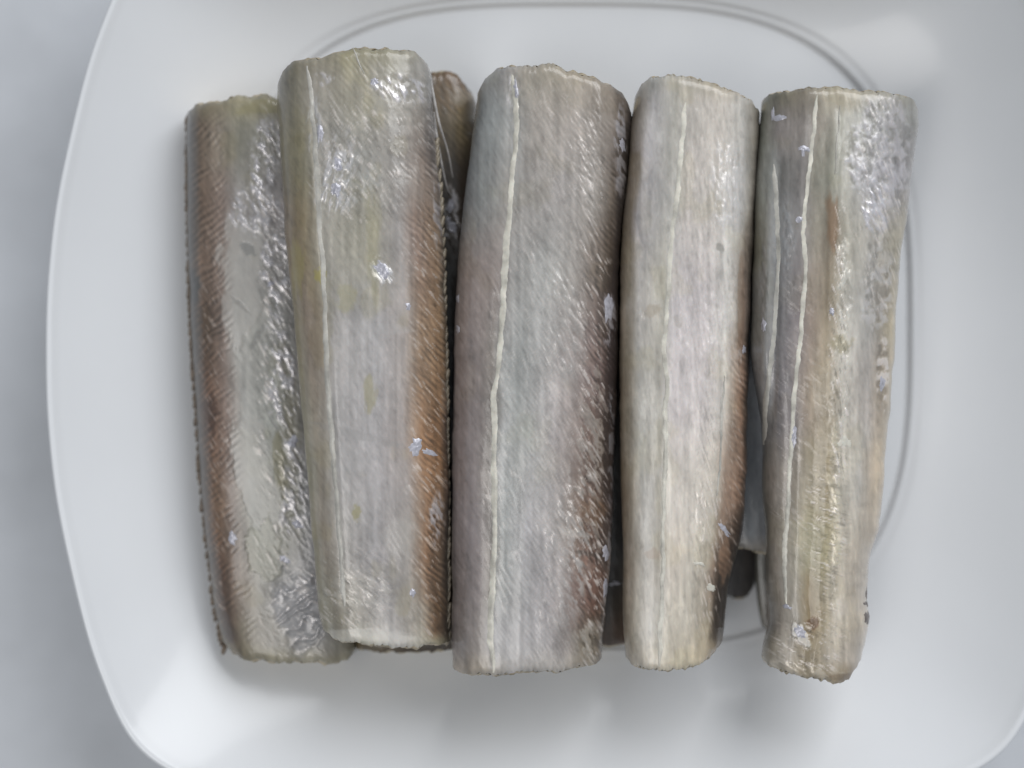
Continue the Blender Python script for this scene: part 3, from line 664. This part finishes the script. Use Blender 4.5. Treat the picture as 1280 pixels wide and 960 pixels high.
# ---- lower layer
pieces.append(dict(name='fish_piece', cat='fish piece', group=GRP2, seed=6, nt=300, ns=110,
    label='brown rounded fish piece underneath, its top showing left of the broad middle piece',
    L=[(85,468),(400,462),(818,436)], R=[(85,590),(110,594),(140,598),(300,606),(818,610)],
    top=[(0,120),(.2,100),(.6,93),(.75,90),(.86,98),(.95,112),(1,135)], bot=[(0,806),(.2,813),(.6,814),(1,806)],
    z=(0.0095,0.0085), H=0.0082, Hb=0.0082, gain=1.0, fib=62, fibamp=1.8, rag=7, yellow=0.5,
    rows=[(85,[(440,(120,96,62)),(545,(128,98,62)),(570,(122,90,56)),(600,(88,70,54))]),(150,[(440,(120,104,78)),(550,(116,100,72)),(575,(118,104,74)),(600,(88,80,64))]),
          (230,[(440,(100,86,66)),(560,(86,74,58)),(600,(70,60,50))]),(500,[(440,(70,58,50)),(600,(54,44,40))]),(818,[(440,(118,104,74)),(500,(104,86,62)),(600,(80,66,52))])],
    hatch=[(0.0,1.0,95,300,1.0,9,1.0)],
    blobs=[(566,262,14,26,0,SIL,0.9,'silver',60),(562,300,10,20,0,SIL,0.9,'silver',60),(575,120,14,12,0,(132,124,108),0.6)],
    flakes=[(562,256,6,9,20),(566,284,7,9,0),(560,275,4,6,0)]))
pieces.append(dict(name='fish_piece', cat='fish piece', group=GRP2, seed=7, nt=260, ns=90,
    label='dark fish piece underneath, glimpsed in the gap right of the broad middle piece',
    L=[(130,640),(818,640)], R=[(130,812),(818,806)],
    top=[(0,150),(.3,130),(1,150)], bot=[(0,795),(.3,806),(.8,806),(1,796)],
    z=(0.009,0.009), H=0.0080, Hb=0.0082, fib=62, rag=6,
    rows=[(120,[(640,(90,80,70)),(806,(80,72,66))]),(700,[(640,(90,84,78)),(770,(80,80,80)),(806,(80,78,72))]),(818,[(640,(104,84,66)),(806,(110,86,70))])],
    flakes=[(768,730,9,3,-10)]))
pieces.append(dict(name='fish_piece', cat='fish piece', group=GRP2, seed=8, nt=260, ns=90,
    label='blue grey fish strip underneath, between the two rightmost top pieces',
    L=[(130,872),(500,886),(700,906)], R=[(130,1040),(500,1040),(700,1030)],
    top=[(0,190),(.3,180),(1,195)], bot=[(0,676),(.1,682),(.4,691),(1,700)],
    z=(0.0130,0.0135), H=0.0052, Hb=0.0035, fib=85, fibamp=0.5, rag=2, yellow=0.0,
    rows=[(120,[(870,(120,128,136)),(1040,(120,128,136))]),(560,[(880,(120,134,152)),(940,(124,140,160)),(1040,(120,134,152))]),(670,[(880,(112,126,142)),(940,(118,132,148)),(1040,(110,118,126))]),
          (692,[(900,(140,138,132)),(1040,(134,130,122))])]))
pieces.append(dict(name='fish_piece', cat='fish piece', group=GRP2, seed=9, nt=200, ns=80,
    label='dark olive fish piece under the rightmost piece, below the blue grey strip',
    L=[(240,950),(640,942),(690,944),(740,946),(780,952),(806,960)], R=[(240,1050),(806,1040)],
    top=[(0,270),(.3,250),(1,260)], bot=[(0,780),(.12,796),(.4,804),(1,800)],
    z=(0.0085,0.0080), H=0.0012, Hb=0.0070, fib=80, rag=3,
    rows=[(240,[(945,(90,92,84)),(1050,(90,92,84))]),(690,[(945,(92,94,86)),(1050,(100,100,90))]),(806,[(945,(96,90,76)),(1050,(96,90,80))])]))
pieces.append(dict(name='fish_piece', cat='fish piece', group=GRP2, seed=10, nt=200, ns=70,
    label='small dark fish end on the plate in the gap below the blue grey strip',
    L=[(240,846),(640,850),(755,872)], R=[(240,940),(640,942),(700,946),(755,942)],
    top=[(0,270),(.3,250),(1,260)], bot=[(0,715),(.35,738),(.65,748),(.9,746),(1,728)],
    z=(0.0060,0.0055), H=0.0020, Hb=0.0050, fib=80, rag=3,
    rows=[(240,[(850,(70,72,74)),(940,(70,72,74))]),(755,[(850,(78,76,78)),(940,(84,82,84))])]))
for sp_ in pieces: build_piece(sp_)
